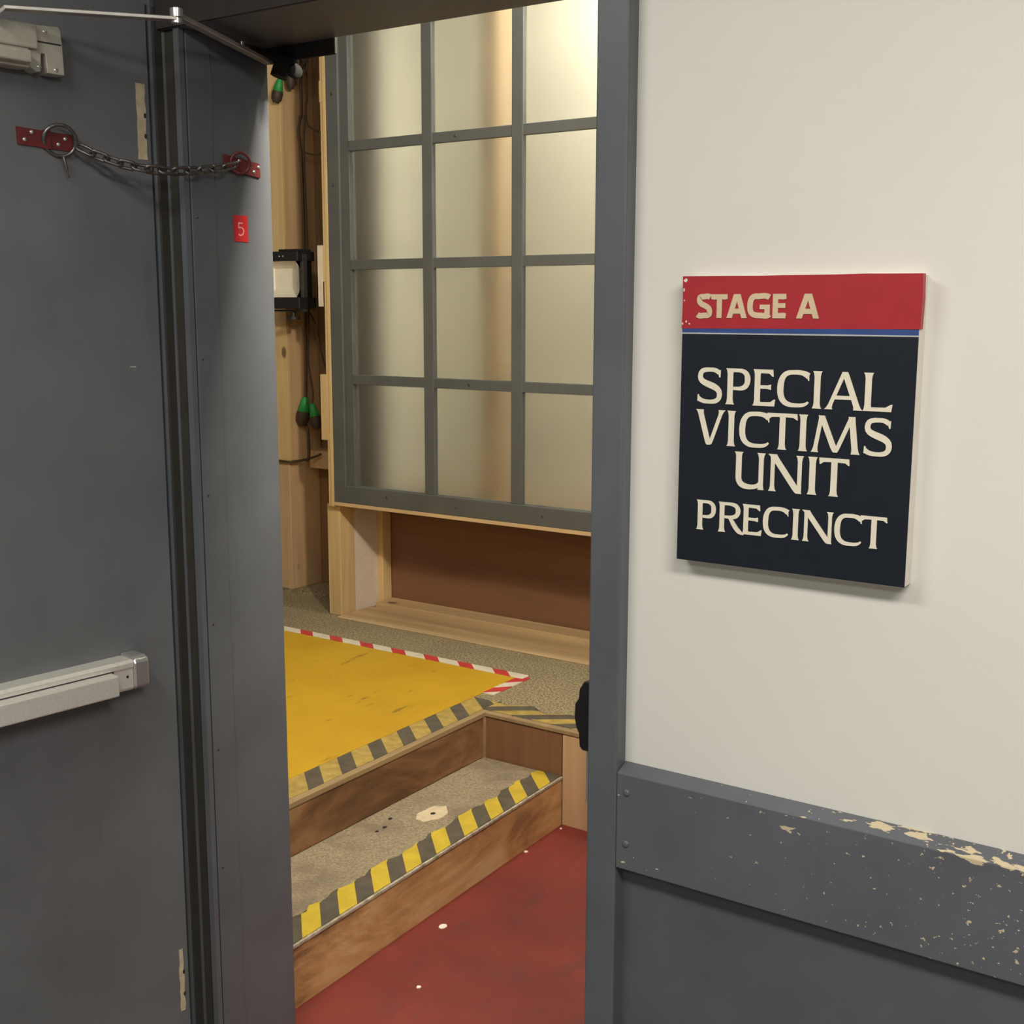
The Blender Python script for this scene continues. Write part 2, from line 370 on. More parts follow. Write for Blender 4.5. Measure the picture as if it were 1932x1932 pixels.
for s_,z in ((.0115,.355),(.012,.318),(.0125,-1.375),(.0125,-1.425)):
    obj('screw_hole', MB().prism([(s_+.0028*math.cos(2*math.pi*k/8), z+.005*math.sin(2*math.pi*k/8)) for k in range(8)], .0009, .0014, lambda a,b_,c: D(a,c,b_)), M['groove'], door)
obj('scuff', MB().prism([(.055,-.111),(.068,-.110),(.068,-.1085),(.056,-.1085)], 0, .0006, lambda a,b_,c: D(a,c,b_)), M['signpale'], door)
# push bar
pb = obj('push_bar', MB().prism([(0,-.664),(.046,-.662),(.050,-.668),(.050,-.676),(.047,-.680),(.047,-.717),(.044,-.722),(0,-.725)], .122, .80, lambda a,b_,c: D(c,a,b_)), M['alu'], door, .0008)
obj('rail_groove', MB().fbox(D, .165,.80,.047,.0505,-.681,-.6765), M['groove'], pb)
obj('push_pad', MB().fbox(D, .168,.78,.046,.075,-.7195,-.6785), M['alu'], pb, .003)
obj('end_cap', MB().prism([(0,-.659),(.040,-.659),(.048,-.662),(.0525,-.670),(.0525,-.716),(.046,-.722),(0,-.723)], .0905, .1215, lambda a,b_,c: D(c,a,b_)), M['chrome'], pb, .003)
obj('cap_screw', MB().dome(D(.135,.0475,-.694), nn, .0028, .001), M['black'], pb)

# ---------------------------------------------------------------- door closer: body on the door, two arms, shoe at the frame
dc = thing('door_closer', 'silver door closer with folding arm at the top of the door', 'door closer', D(.3,0,.40))
obj('body', MB().fbox(D, .236,.60,0,.040,.434,.474).fbox(D, .254,.60,0,.052,.408,.428).fbox(D,.25,.60,0,.036,.402,.436), M['silver'], dc, .003)
pl = MB()
zb = [(.2497,.474),(.192,.4785),(.1885,.473),(.1865,.449),(.1853,.399),(.2168,.399),(.2185,.4295),(.2265,.4305),(.2285,.400),(.2358,.3985),(.247,.405),(.2497,.416)]
pl.prism(zb, .0, .030, lambda a,b_,c: D(a,c,b_))
mp = obj('mounting_plate', pl, M['silver'], dc, .0012)
obj('seam', MB().fbox(D, .189,.25,.0298,.0306,.4475,.450), M['groove'], mp)
for s,z in ((.238,.469),(.217,.4665),(.2315,.4075),(.2005,.406)):
    obj('screw', MB().dome(D(s,.030,z), nn, .0042, .0016), M['chrome'], mp)
obj('pinion', MB().tube([D(.315,.03,.462),D(.315,.03,.492)], .012, 14), M['silver'], dc)
A0 = D(.318,.05,.470); A1 = D(.300,.055,.487); E1 = Vector((-1.700,1.490,.489))
def bar(mb, a, b_, wd, th):
    a = Vector(a); b_ = Vector(b_); t = (b_-a).normalized(); sd = t.cross(Vector((0,0,1))).normalized(); up = sd.cross(t)
    return mb.hexa([a-sd*wd-up*th,a+sd*wd-up*th,b_+sd*wd-up*th,b_-sd*wd-up*th,a-sd*wd+up*th,a+sd*wd+up*th,b_+sd*wd+up*th,b_-sd*wd+up*th])
obj('main_arm', bar(bar(MB(), A0, A1, .010, .003), A1, E1, .010, .003), M['steel'], dc, .001)
E2 = E1+Vector((0,0,.006)); S1 = Vector((-1.792,1.800,.477))
obj('forearm', bar(MB(), E2, S1, .0085, .004), M['steel'], dc, .001)
obj('elbow', MB().tube([E1-Vector((0,0,.007)),E1+Vector((0,0,.001))], .010, 16).tube([E1+Vector((0,0,.003)),E1+Vector((0,0,.017))], .0115, 16), M['chrome'], dc, .001)
bp = E2.lerp(S1,.66)+Vector((.004,0,.004)); obj('adjusting_bolt', MB().tube([bp,bp+Vector((0,0,.007))], .0045, 8), M['chrome'], dc)
sh = MB(); bar(sh, S1-Vector((.0,.05,-.014)), S1+Vector((.03,.035,.004)), .012, .006)
sh.tube([S1+Vector((.012,.012,-.026)),S1+Vector((.020,.022,.012))], .017, 14).blob(S1+Vector((.028,.040,-.012)), .012,.02,.015)
obj('shoe', sh, M['soot'], dc, .001)

# ---------------------------------------------------------------- chain between the door and the frame
ch = thing('security_chain', 'steel chain slung from the door to the frame on maroon plates', 'chain', D(.2,0,.22))
p1 = obj('plate', MB().prism([(.2655,.3085),(.2645,.279),(.163,.2755),(.161,.304)], 0, .003, lambda a,b_,c: D(a,c,b_)).fbox(D,.205,.219,.003,.006,.276,.3075), M['redplate'], ch)
for s,z in ((.238,.3015),(.2515,.288),(.176,.296),(.1895,.2855)): obj('rivet', MB().dome(D(s,.003,z), nn, .0038, .0025), M['chrome'], p1)
PX = -1.8245
def J(y,n,z): return Vector((PX+n, y, z))
p2 = obj('plate', MB().prism([(1.700,.2955),(1.794,.286),(1.7955,.2585),(1.7015,.268)], 0, .003, lambda a,b_,c: J(a,c,b_)).prism([(1.739,.292),(1.751,.291),(1.752,.264),(1.740,.265)], .003, .006, lambda a,b_,c: J(a,c,b_)), M['redplate'], ch)
for y,z in ((1.738,.287),(1.789,.279),(1.777,.269)): obj('rivet', MB().dome(J(y,.004,z), (1,0,0), .0035, .0025), M['chrome'], p2)
def ring(c, ax, bx, ra, rb, r, k=24):
    return MB().loop([c+ax*ra*math.cos(2*math.pi*i/k)+bx*rb*math.sin(2*math.pi*i/k) for i in range(k)], r)
Z = Vector((0,0,1))
obj('ring', ring(D(.190,.010,.2915), (dd*.97-nn*.12+Z*.08).normalized(), (Z*.93+nn*.3).normalized(), .029, .027, .0034), M['chain'], ch)
obj('ring', ring(J(1.733,.012,.281), Vector((.45,.85,-.1)).normalized(), (Z+Vector((.2,0,0))).normalized(), .019, .020, .0028), M['redplate'], ch)
ca = D(.160,.020,.283); cb = J(1.713,.020,.2745); NL = 12
def cp(t):
    p = ca.lerp(cb,t); p.z -= .034*4*t*(1-t)*(1-.25*t); p += Vector((.034,-.03,0))*4*t*(1-t); return p
links = []
for i in range(NL):
    a = cp(i/NL); b_ = cp((i+1)/NL); t = (b_-a); L = t.length; t = t.normalized(); c0 = (a+b_)/2
    sd = t.cross(Z).normalized(); up = sd.cross(t).normalized()
    rot = R(45 if i%2 else -45); wv = sd*math.cos(rot)+up*math.sin(rot)
    ra = L*.5+.0038; rb = .0080; pts = []
    for k in range(20):
        th = 2*math.pi*k/20; cx, sx = math.cos(th), math.sin(th)
        pts.append(c0+t*((ra-rb)*(1 if cx>0 else -1)+rb*cx)+wv*rb*sx)
    obj('link', MB().loop(pts, .0029, 8), M['chain'], ch)
obj('snap_pin', MB().tube([D(.186,.012,.264),D(.184,.014,.250),D(.181,.014,.238),D(.178,.014,.228)], [.003,.0025,.002,.0015], 8), M['chain'], ch)

# red number label on the frame lining
lb = thing('number_label', 'small red label reading 5 on the grey door frame', 'label', (-1.8262,1.741,.131))
LX = -1.8260
obj('label_plate', MB().prism([(1.7222,.1818),(1.7590,.1826),(1.7605,.1312),(1.7232,.1314)], 0, .0012, lambda a,b_,c: (LX+c,a,b_)), M['labelred'], lb)

# ---------------------------------------------------------------- lettering
def bez(p0,p1,p2,p3,k=10):
    return [tuple((1-t)**3*p0[i]+3*(1-t)**2*t*p1[i]+3*(1-t)*t*t*p2[i]+t**3*p3[i] for i in range(2)) for t in [j/k for j in range(k+1)]]
def path(*segs):
    out = []
    for s in segs: out += s if not out else s[1:]
    return out
class Glyphs:
    """strokes drawn in a box; w,h real size; ts stem, tn thin stroke, fl flare"""
    def __init__(g, mb, frame, depth, mi=0): g.mb, g.fr, g.d, g.mi = mb, frame, depth, mi
    def poly(g, pts):
        g.d += 2.5e-5; n = len(pts); vs = [g.fr(a,b_,g.d) for a,b_ in pts]+[g.fr(a,b_,0) for a,b_ in pts]
        g.mb.add(vs, [list(range(n))]+[(i,n+i,n+(i+1)%n,(i+1)%n) for i in range(n)], g.mi)
    def ribbon(g, pts, wd):
        g.d += 2.5e-5; P = [Vector(p) for p in pts]; n = len(P); L=[]; Rr=[]
        acc=[0]
        for i in range(1,n): acc.append(acc[-1]+(P[i]-P[i-1]).length)
        for i in range(n):
            t = (P[min(i+1,n-1)]-P[max(i-1,0)]).normalized(); nv = Vector((-t.y,t.x))
            u = acc[i]/acc[-1]
            for (a,wa),(b_,wb) in zip(wd,wd[1:]):
                if a <= u <= b_+1e-6: ww = wa+(wb-wa)*(u-a)/max(b_-a,1e-6); break
            L.append(P[i]+nv*ww/2); Rr.append(P[i]-nv*ww/2)
        for i in range(n-1):
            q = [L[i],L[i+1],Rr[i+1],Rr[i]]; vs = [g.fr(p.x,p.y,g.d) for p in q]+[g.fr(p.x,p.y,0) for p in q]
            g.mb.add(vs, [(0,1,2,3),(0,4,5,1),(2,6,7,3)]+([(3,7,4,0)] if i==0 else [])+([(1,5,6,2)] if i==n-2 else []), g.mi)
    def stem(g, x0,y0,x1,y1,t,f0=1.55,f1=1.55,fh=.16):
        # straight stroke whose ends flare into small wedge serifs; ends cut level
        k = fh; pr = [(0,f0),(k*.35,1+(f0-1)*.35),(k,1.0),(1-k,1.0),(1-k*.35,1+(f1-1)*.35),(1,f1)]
        dx, dy = x1-x0, y1-y0; ln = math.hypot(dx,dy); hx = t/2*ln/max(abs(dy),1e-6)   # level cut
        L = [(x0+dx*u-hx*f, y0+dy*u) for u,f in pr]; Rr = [(x0+dx*u+hx*f, y0+dy*u) for u,f in pr]
        g.poly(L+Rr[::-1])
    def arm(g, x0,x1,y,t0,t1,up):
        # horizontal arm growing into a wedge at its free end; up=+1 wedge points up, -1 down, 0 both
        xm = x0+(x1-x0)*.72
        if up == 0: g.poly([(x0,y-t0/2),(xm,y-t0/2),(x1,y-t1/2),(x1,y+t1/2),(xm,y+t0/2),(x0,y+t0/2)])
        elif up > 0: g.poly([(x0,y),(x1-.04*abs(x1-x0),y),(x1,y+t1),(x1-(x1-x0)*.07,y+t1),(xm,y+t0*1.1),(x0,y+t0)])
        else: g.poly([(x0,y),(x1-.04*abs(x1-x0),y),(x1,y-t1),(x1-(x1-x0)*.07,y-t1),(xm,y-t0*1.1),(x0,y-t0)])
    def draw(g, c, x, y, w, h, S=.168, T=.10, serif=True):
        f = 1.55 if serif else 1.0; S*=h; T*=h; m = S*.5*f
        X = lambda u: x+u*w; Y = lambda v: y+v*h
        if c == 'I': g.stem(X(.5),Y(0),X(.5),Y(1),S,f,f)
        elif c in 'LETF':
            if c == 'T':
                g.stem(X(.5),Y(0),X(.5),Y(1)-T*.5,S,f,1)
                g.arm(X(.5),X(1),Y(1),T,T*(1.7 if serif else 1),-1); g.arm(X(.5),X(0),Y(1),T,T*(1.7 if serif else 1),-1)
            else:
                xs = x+(S*.5*f if serif else S/2); g.stem(xs,Y(0),xs,Y(1),S,f,f)
                q = 1.9 if serif else 1
                g.arm(xs,X(1),Y(0),T,T*q,1)
                if c == 'E':
                    g.arm(xs,X(.90 if serif else 1),Y(1),T,T*q,-1); g.arm(xs,X(.80 if serif else .93),Y(.52),T*.95,T*(1.5 if serif else .95),0)
        elif c == 'P' or c == 'R':
            xs = x+S*.5*f; g.stem(xs,Y(0),xs,Y(1),S,f,f)
            xr = X(1 if c=='P' else .86)-S*.5; yt = Y(1)-T*.5; yb = Y(.40 if c=='P' else .46)+T*.5; ym=(yt+yb)/2; kx=.56
            xa = xs+S*.1; xc = xa+(xr-xa)*.45
            g.ribbon(path([(xa,yt),(xc,yt)], bez((xc,yt),(xc+(xr-xc)*.75,yt),(xr,yt-(yt-ym)*.4),(xr,ym)), bez((xr,ym),(xr,ym-(ym-yb)*.65),(xc+(xr-xc)*.7,yb),(xc,yb)), [(xc,yb),(xa+S*.45,yb)]),
                     [(0,T),(.2,T),(.5,S),(.72,S*.85),(.88,T),(1,T*.9)])
            if c == 'R':
                g.ribbon(bez((xc-w*.02,yb),(xc+w*.18,yb-h*.16),(xc+w*.22,Y(.08)),(X(1),Y(0)-h*.02)), [(0,T*.8),(.3,S*.9),(.75,S*.95),(1,T*.4)])
        elif c == 'C' or c == 'G':
            a = S*.5
            tt = T*.5
            end = (X(.98),Y(.84))
            g.ribbon(path(bez((X(.97),Y(.855)),(X(.80),Y(.975)),(X(.55)+a*.2,Y(1.0)-tt),(X(.46),Y(.985)-tt*.8)),
                          bez((X(.46),Y(.985)-tt*.8),(X(.18),Y(.95)),(x+a,Y(.75)),(x+a,Y(.48))),
                          bez((x+a,Y(.48)),(x+a,Y(.20)),(X(.24),Y(0)+tt),(X(.56),Y(.01)+tt)),
                          bez((X(.56),Y(.01)+tt),(X(.75),Y(.01)+tt),(X(.88),Y(.06)),(X(.985),Y(.16)))),
                     [(0,T*1.7 if serif else S),(.10,T*1.25 if serif else S),(.22,T*1.2 if serif else S),(.45,S*1.08),(.62,S if serif else S),(.78,T*1.15 if serif else S),(.93,T if serif else S),(1,T*.55 if serif else S)])
            if serif: g.poly([(X(.985),Y(.93)),(X(.90),Y(.88)),(X(.965),Y(.73)),(X(.995),Y(.73))])
            else:
                g.poly([(X(1)-S*1.0,Y(.02)+S*.35),(X(1),Y(.16)),(X(1),Y(.56)),(X(1)-S,Y(.56))]); g.poly([(X(.55),Y(.56)),(X(1),Y(.56)),(X(1),Y(.56)-S*.8),(X(.55),Y(.56)-S*.8)])
        elif c == 'S':
            tt = T*.5; a = S*.5
            g.ribbon(path(bez((X(.86),Y(.87)),(X(.70),Y(.985)-tt*.3),(X(.56),Y(1)-tt),(X(.47),Y(1)-tt)),
                          bez((X(.47),Y(1)-tt),(X(.20),Y(1)-tt),(x+a*.9,Y(.90)),(x+a*.9,Y(.745))),
                          bez((x+a*.9,Y(.745)),(x+a*.9,Y(.50)),(X(1)-a*.9,Y(.56)),(X(1)-a*.9,Y(.27))),
                          bez((X(1)-a*.9,Y(.27)),(X(1)-a*.9,Y(.10)),(X(.76),Y(0)+tt),(X(.50),Y(0)+tt)),
                          bez((X(.50),Y(0)+tt),(X(.34),Y(0)+tt),(X(.18),Y(.05)),(X(.04),Y(.14)))),
                     [(0,T*1.3),(.12,T*1.15),(.27,S*.85),(.5,S*1.1),(.70,S*.85),(.85,T*1.1),(1,T*1.3)] if serif else [(0,S),(1,S)])
            if serif:
                g.poly([(X(.93),Y(.95)),(X(.80),Y(.90)),(X(.87),Y(.74)),(X(.92),Y(.74))]); g.poly([(X(0),Y(.06)),(X(.13),Y(.05)),(X(.06),Y(.25)),(X(.01),Y(.25))])
        elif c == 'A':
            if serif:
                g.stem(x+T*.7,Y(0),X(.47),Y(.97),T*1.1,1.9,1,.14); g.stem(X(1)-S*.75,Y(0),X(.49),Y(1),S*.95,1.45,.9,.12)
                g.poly([(X(.24),Y(.27)),(X(.76),Y(.27)),(X(.73),Y(.27)+T),(X(.27),Y(.27)+T)])
            else:
                g.stem(x+S*.58,Y(0),X(.47),Y(1),S,1,1); g.stem(X(1)-S*.58,Y(0),X(.53),Y(1),S,1,1)
                g.poly([(X(.26),Y(.18)),(X(.74),Y(.18)),(X(.68),Y(.18)+S*.9),(X(.32),Y(.18)+S*.9)])
        elif c == 'V':
            g.stem(X(.47),Y(0),x+S*.75,Y(1),S*.98,.7,1.45,.12); g.stem(X(.52),Y(.02),X(1)-T*.75,Y(1),T*1.1,.8,1.9,.14)
        elif c == 'U':
            xl = x+S*.65; xr = X(1)-T*.8
            g.stem(xl,Y(.30),xl,Y(1),S,1,f); g.stem(xr,Y(0),xr,Y(1),T*1.35,1.3,1.8)
            g.ribbon(path(bez((xl,Y(.32)),(xl,Y(.10)),(X(.34),Y(0)+T*.6),(X(.52),Y(0)+T*.6)), bez((X(.52),Y(0)+T*.6),(X(.70),Y(0)+T*.6),(xr,Y(.10)),(xr,Y(.30)))), [(0,S),(.3,S*.95),(.6,T*1.25),(1,T*1.0)])
        elif c == 'N':
            xl = x+T*1.0; xr = X(1)-T*.9
            g.stem(xl,Y(0),xl,Y(1),T*1.15,1.9,1.3); g.stem(xr,Y(0),xr,Y(1),T*1.15,1.0,1.9); g.stem(xr-T*.1,Y(-.01),xl-T*.1,Y(1),S,.75,1.2,.1)
        elif c == 'M':
            g.stem(x+T*.9,Y(0),X(.19),Y(1),T*1.15,1.8,1.1); g.stem(X(1)-S*.75,Y(0),X(.81),Y(1),S,1.45,1.1)
            g.stem(X(.5),Y(.02),X(.19),Y(1),S*.95,.6,1.0,.1); g.stem(X(.51),Y(.04),X(.81),Y(1),T*1.15,.8,1.0,.1)

# ---------------------------------------------------------------- the sign
K = 1.572/1.58; SY = 1.572
sg = thing('wall_sign', 'red and navy STAGE A SPECIAL VICTIMS UNIT PRECINCT sign on the white wall', 'sign', (-.6,1.586,-.362))
x0,x1 = -.774*K,-.4422*K
obj('board', MB().box(x0,x1,SY+.0015,1.6,-.3605*K,.045*K), M['signedge'], sg, .0008)
obj('navy_panel', MB().box(x0,x1,SY,SY+.0016,-.3605*K,-.0335*K), M['signnavy'], sg)
random.seed(11)
hx = [(x0-.001,-.0262*K),(x1+.0015,-.0240*K)]+[(x1+.0015+random.uniform(-.001,.001), (.047-.0)*K*(1-i/1.0)+(-.024*K)*(i/1.0)) for i in ()]
top = [(x1+.0015-(x1-x0+.0025)*i/9, .0462*K+random.uniform(-.0007,.0007)) for i in range(10)]
obj('red_header', MB().prism(hx+[(x1+.0025,.015)]+top+[(x0-.0002,.012)], SY-.0006, SY+.012, lambda a,b_,c: (a,c,b_)), M['signred'], sg)
obj('blue_line', MB().box(x0,x1,SY-.0004,SY+.001,-.0318*K,-.0245*K), M['signblue'], sg)
obj('pale_line', MB().box(x0,x1,SY-.0005,SY+.001,-.0337*K,-.0318*K), M['signpale'], sg)
SF = lambda a,b_,c: (a*K, SY-.0004-c, b_*K)
lines = [('SPECIAL', -.1307,-.0806,[(-.7473,-.7097),(-.7042,-.6677),(-.6637,-.6307),(-.6281,-.5832),(-.5794,-.5644),(-.5593,-.5093),(-.5093,-.4702)]),
 ('VICTIMS', -.1893,-.1395,[(-.7489,-.705),(-.7009,-.6872),(-.6817,-.6376),(-.6402,-.5972),(-.5964,-.5819),(-.5767,-.51),(-.5051,-.4682)]),
 ('UNIT', -.2478,-.1962,[(-.6865,-.6433),(-.6357,-.587),(-.5806,-.5666),(-.564,-.523)]),
 ('PRECINCT', -.3128,-.2696,[(-.7437,-.7134),(-.7096,-.6704),(-.673,-.6433),(-.6418,-.6048),(-.6008,-.5879),(-.5839,-.542),(-.5393,-.5023),(-.5035,-.4686)])]
for word,z0,z1,xs in lines:
    mb = MB(); g = Glyphs(mb, SF, .0006)
    for c,(a,b_) in zip(word,xs): g.draw(c, a, z0, b_-a, z1-z0)
    obj('lettering', mb, M['cream'], sg)
mb = MB(); g = Glyphs(mb, lambda a,b_,c: (a*K, SY-.0008-c, b_*K), .0006)
for c,(a,b_) in zip('STAGEA',[(-.7515,-.7285),(-.7299,-.7053),(-.7067,-.6758),(-.6758,-.643),(-.6391,-.6198),(-.6058,-.5732)]): g.draw(c, a, -.0112, b_-a, .0326, .235, .21, False)
obj('lettering', mb, M['tan'], sg)['label'] = 'tan lettering on the red header'
random.seed(5)
for (u,v,sx,sz) in ((-.770,.0405,.006,.006),(-.7725,.028,.003,.006),(-.768,-.0165,.003,.004),(-.763,-.0195,.003,.003),(-.7735,-.0195,.002,.004),(-.7715,.013,.0015,.003)):
    pts = [(u+sx*.5*math.cos(t)*random.uniform(.6,1.1), v+sz*.5*math.sin(t)*random.uniform(.6,1.1)) for t in [2*math.pi*i/9 for i in range(9)]]
    obj('worn_spot', MB().prism(pts[::-1], -.0002, .0006, SF and (lambda a,b_,c: (a*K, SY-.0006-c, b_*K))), M['signedge'], sg)
# 5 on the red label
mb = MB(); g = Glyphs(mb, lambda a,b_,c: (LX+.0012+c, a, b_), .0003)
g.ribbon([(1.7455,.1675),(1.7345,.1675)], [(0,.0028),(1,.0028)]); g.ribbon([(1.7352,.1685),(1.7346,.1575)], [(0,.0026),(1,.0026)])
g.ribbon(path(bez((1.7346,.1573),(1.738,.160),(1.7478,.160),(1.7478,.152)), bez((1.7478,.152),(1.7478,.1435),(1.738,.1420),(1.7340,.1455))), [(0,.0026),(1,.0026)])
obj('numeral', mb, M['labelpink'], lb)

# latch keeper on the jamb by the wall
lk = thing('latch_keeper', 'black latch keeper on the jamb by the white wall', 'latch', (-.95,1.64,-.71))
obj('housing', MB().prism([(-.917,-.590),(-0.9555,-0.592),(-0.9640,-0.606),(-0.9655,-0.622),(-0.9720,-0.632),(-0.9730,-0.655),(-0.9695,-0.672),(-0.9645,-0.681),(-0.9630,-0.703),(-0.9575,-0.709),(-.917,-.709)], 1.625, 1.655, lambda a,b_,c: (a,c,b_)), M['black'], lk, .002)
obj('strike_plate', MB().box(-.9535,-.917,1.632,1.650,-.80,-.687), M['chrome'], lk, .001)

# ---------------------------------------------------------------- tapes and painted sheet
def stripes(A, u, v, L, W, period, first, duty, slant, z, lift, edge=None, ends=(0,0), skew=0):
    """strip of alternating tape colours lying at height z. A corner, u along, v across"""
    A = Vector(A); u = Vector(u).normalized(); v = Vector(v).normalized(); mb = MB(); t = lift
    cuts = []; k = -3
    while first+k*period < L+1:
        cuts.append((first+k*period, first+(k+duty)*period, 0)); cuts.append((first+(k+duty)*period, first+(k+1)*period, 1)); k += 1
    rows = 6
    for a,b_,mi in cuts:
        segs = max(1, int((b_-a)/.012))
        for r in range(rows):
            for q in range(segs):
                pts = []
                for aa,rr in ((a+(b_-a)*q/segs,r/rows),(a+(b_-a)*(q+1)/segs,r/rows),(a+(b_-a)*(q+1)/segs,(r+1)/rows),(a+(b_-a)*q/segs,(r+1)/rows)):
                    s_ = aa+slant*rr; wv = rr*W
                    lim = W if edge is None else W-edge(s_)
                    lo = 0 if skew == 0 else skew*0
                    pts.append((min(max(s_,0),L), min(wv,lim)))
                ar = abs(sum(pts[i][0]*pts[(i+1)%4][1]-pts[(i+1)%4][0]*pts[i][1] for i in range(4)))
                if ar < 1e-7: continue
                p3 = [A+u*x+v*y_ for x,y_ in pts]
                if u.cross(v).z < 0: p3 = p3[::-1]
                mb.add([(p.x,p.y,z+t) for p in p3]+[(p.x,p.y,z) for p in p3], [(0,1,2,3),(7,6,5,4),(0,4,5,1),(1,5,6,2),(2,6,7,3),(3,7,4,0)], mi)
    return mb
# yellow sheet
tag(obj('floor_sheet', MB().prism([(-4.3,1.9),(-2.371,1.9),(-2.371,3.40),(-2.371,3.547),(-4.3,3.547)], zp, zp+.002), M['yellow']),
    'yellow painted sheet on the stage platform edged with tape', 'floor sheet')
rw = stripes((-4.3,3.545,0),(1,0,0),(0,1,0), 1.955, .050, .1635, (-2.628+4.3)-.1635*12, .42, -.050, zp, .0026)
tag(obj('barrier_tape', rw, [M['tapered'],M['tapewhite']]), 'long red and white tape along the back of the yellow sheet', 'tape')
rw = stripes((-2.374,3.335,0),(0,1,0),(1,0,0), .235, .048, .139, -.003, .5, .05, zp, .0024)
tag(obj('barrier_tape', rw, [M['tapered'],M['tapewhite']]), 'short red and white tape at the corner of the yellow sheet', 'tape')
def rag(s): return .004*math.sin(s*60)+.004*math.sin(s*23+1)
hz = stripes((-2.269,1.88,0),(0,1,0),(-1,0,0), 1.40, .101, .1405, .110+.1405*3-.0, .55, .088, zp, .0018)
tag(obj('hazard_tape', hz, [M['tapeyellowworn'],M['tapeblack']]), 'worn black and yellow tape along the upper step edge beside the yellow sheet', 'tape')
random.seed(9)
rg = [random.uniform(0,.022) for _ in range(60)]
def edge1(s):
    i = max(0,min(58,int(s*34))); f = s*34-i; return rg[i]*(1-f)+rg[i+1]*f
uv = Vector((-.0227,1,0)).normalized()
hz = stripes((fx(1.87)-.004,1.87,0),tuple(uv),(-1,0,0), 1.295, .098, .1355, 1.949-1.87, .5, .1, zd, .0018, edge1)
tag(obj('hazard_tape', hz, [M['tapeyellow'],M['tapeblack']]), 'torn black and yellow tape on the front edge of the lower step', 'tape')
hz = stripes((-2.268,3.195,0),(1,0,0),(0,1,0), 1.2, .115, .155, .035, .5, .16, zp, .0016, lambda s: .02+.02*math.sin(s*40))
tag(obj('hazard_tape', hz, [M['tapeyellowworn'],M['tapeblack']]), 'worn diagonal black and yellow tape on the platform edge by the right jamb', 'tape')
pts = [(-2.105+.040*math.cos(t)*random.uniform(.85,1.1), 2.70+.062*math.sin(t)*random.uniform(.85,1.1)) for t in [2*math.pi*k/16 for k in range(16)]]
obj('filler_patch', MB().prism(pts, zd, zd+.0012), M['fillerpaint'], st)['label'] = 'pale round filler patch on the tread'
for x,y,r in ((-2.103,2.70,.0075),(-2.185,2.60,.006),(-2.160,2.545,.006),(-2.16,2.51,.005)):
    obj('hole', MB().prism([(x+r*math.cos(2*math.pi*k/10), y+r*1.2*math.sin(2*math.pi*k/10)) for k in range(10)], zd+.0012, zd+.0018), M['groove'], st)
# ---------------------------------------------------------------- scraps on the red floor
random.seed(21)
for i,(x,y,r,lab) in enumerate(((-1.859,2.424,.012,'largest white scrap on the red floor below the step'),
        (-1.728,2.155,.0055,'small white scrap nearest the doorway on the red floor'),
        (-1.925,2.935,.006,'small white scrap against the far part of the lower step'),
        (-1.925,3.140,.004,'tiny white scrap in the far corner of the red floor'))):
    pts = [(x+r*random.uniform(.75,1.15)*math.cos(t), y+r*1.2*random.uniform(.75,1.15)*math.sin(t)) for t in [2*math.pi*k/9 for k in range(9)]]
    tag(obj('paper_scrap', MB().prism(pts, -1.65, -1.648), M['paper']), lab, 'paper scrap', 'scraps on the red floor')

# ---------------------------------------------------------------- window flat
wy = 3.84
xl = [-3.512]; xm = [-2.997,-2.575,-2.153,-1.731]; xr = -1.30
zc = [1.597,1.124,.652,.179,-.2915]; zlo = -.8185; ztop = 2.07
wn = thing('window_1', 'tall grey framed window with frosted panes above the bay', 'window', (-2.4,3.87,-.83), kind='structure')
fm = MB()
fm.box(-3.512,-3.447,wy,wy+.05,zlo,ztop).box(-3.447,-3.402,wy+.012,wy+.05,zlo,ztop)
fm.box(-3.447,xr,wy,wy+.05,zlo,-.744).box(-3.447,xr,wy,wy+.05,ztop-.07,ztop).box(xr-.07,xr,wy,wy+.05,zlo,ztop)
obj('frame', fm, M['windowpaint'], wn, .0025)
mu = MB()
for x in xm: mu.box(x-.025,x+.025,wy+.006,wy+.03,-.744,ztop-.07)
for z in zc: mu.box(-3.402,xr-.07,wy+.008,wy+.029,z-.020,z+.020)
obj('muntins', mu, M['windowpaint'], wn, .002)
obj('panes', MB().box(-3.41,xr-.06,wy+.031,wy+.035,-.75,ztop-.06), M['glass'], wn)
obj('edge_board', MB().box(-3.5135,xr,wy-.001,wy+.06,-.8335,zlo), M['pinex'], wn, .001)['label'] = 'bare wood strip along the bottom edge'
for x,z in ((-3.22,-.775),(-2.86,-.785),(-2.45,-.78),(-3.478,.50),(-3.478,.86),(-2.86,.652),(-2.80,-.2915)):
    obj('screw', MB().dome((x, wy+(.0075 if z>-.7 and x>-3.4 else -.0003), z), (0,-1,0), .006, .002), M['darksteel'], wn)
fl = thing('flat_edge', 'bare pine edge strips standing along the left side of the window', 'timber edge', (-3.54,3.87,-.83))
obj('inner_strip', MB().box(-3.5305,-3.5135,wy,wy+.05,-.84,2.07), M['pine'], fl, .0015)
obj('outer_strip', MB().box(-3.549,-3.5312,wy+.006,wy+.05,-.84,2.07), M['pine'], fl, .0015)
for a,b_,m_ in ((.835,.92,'pine'),(.112,.262,'pine'),(-.555,-.275,'pine')):
    obj('cleat', MB().box(-3.582 if a<.8 else -3.552,-3.532 if a<.8 else -3.5312,wy+.004,wy+.045,a,b_), M[m_], fl, .0015)
pt = MB().box(-3.580,-3.556,wy+.0025,wy+.004,.05,.26)
obj('paper_strip', MB().box(-3.579,-3.552,wy+.0025,wy+.004,-.02+.03,.262), M['tapewhite'], fl)

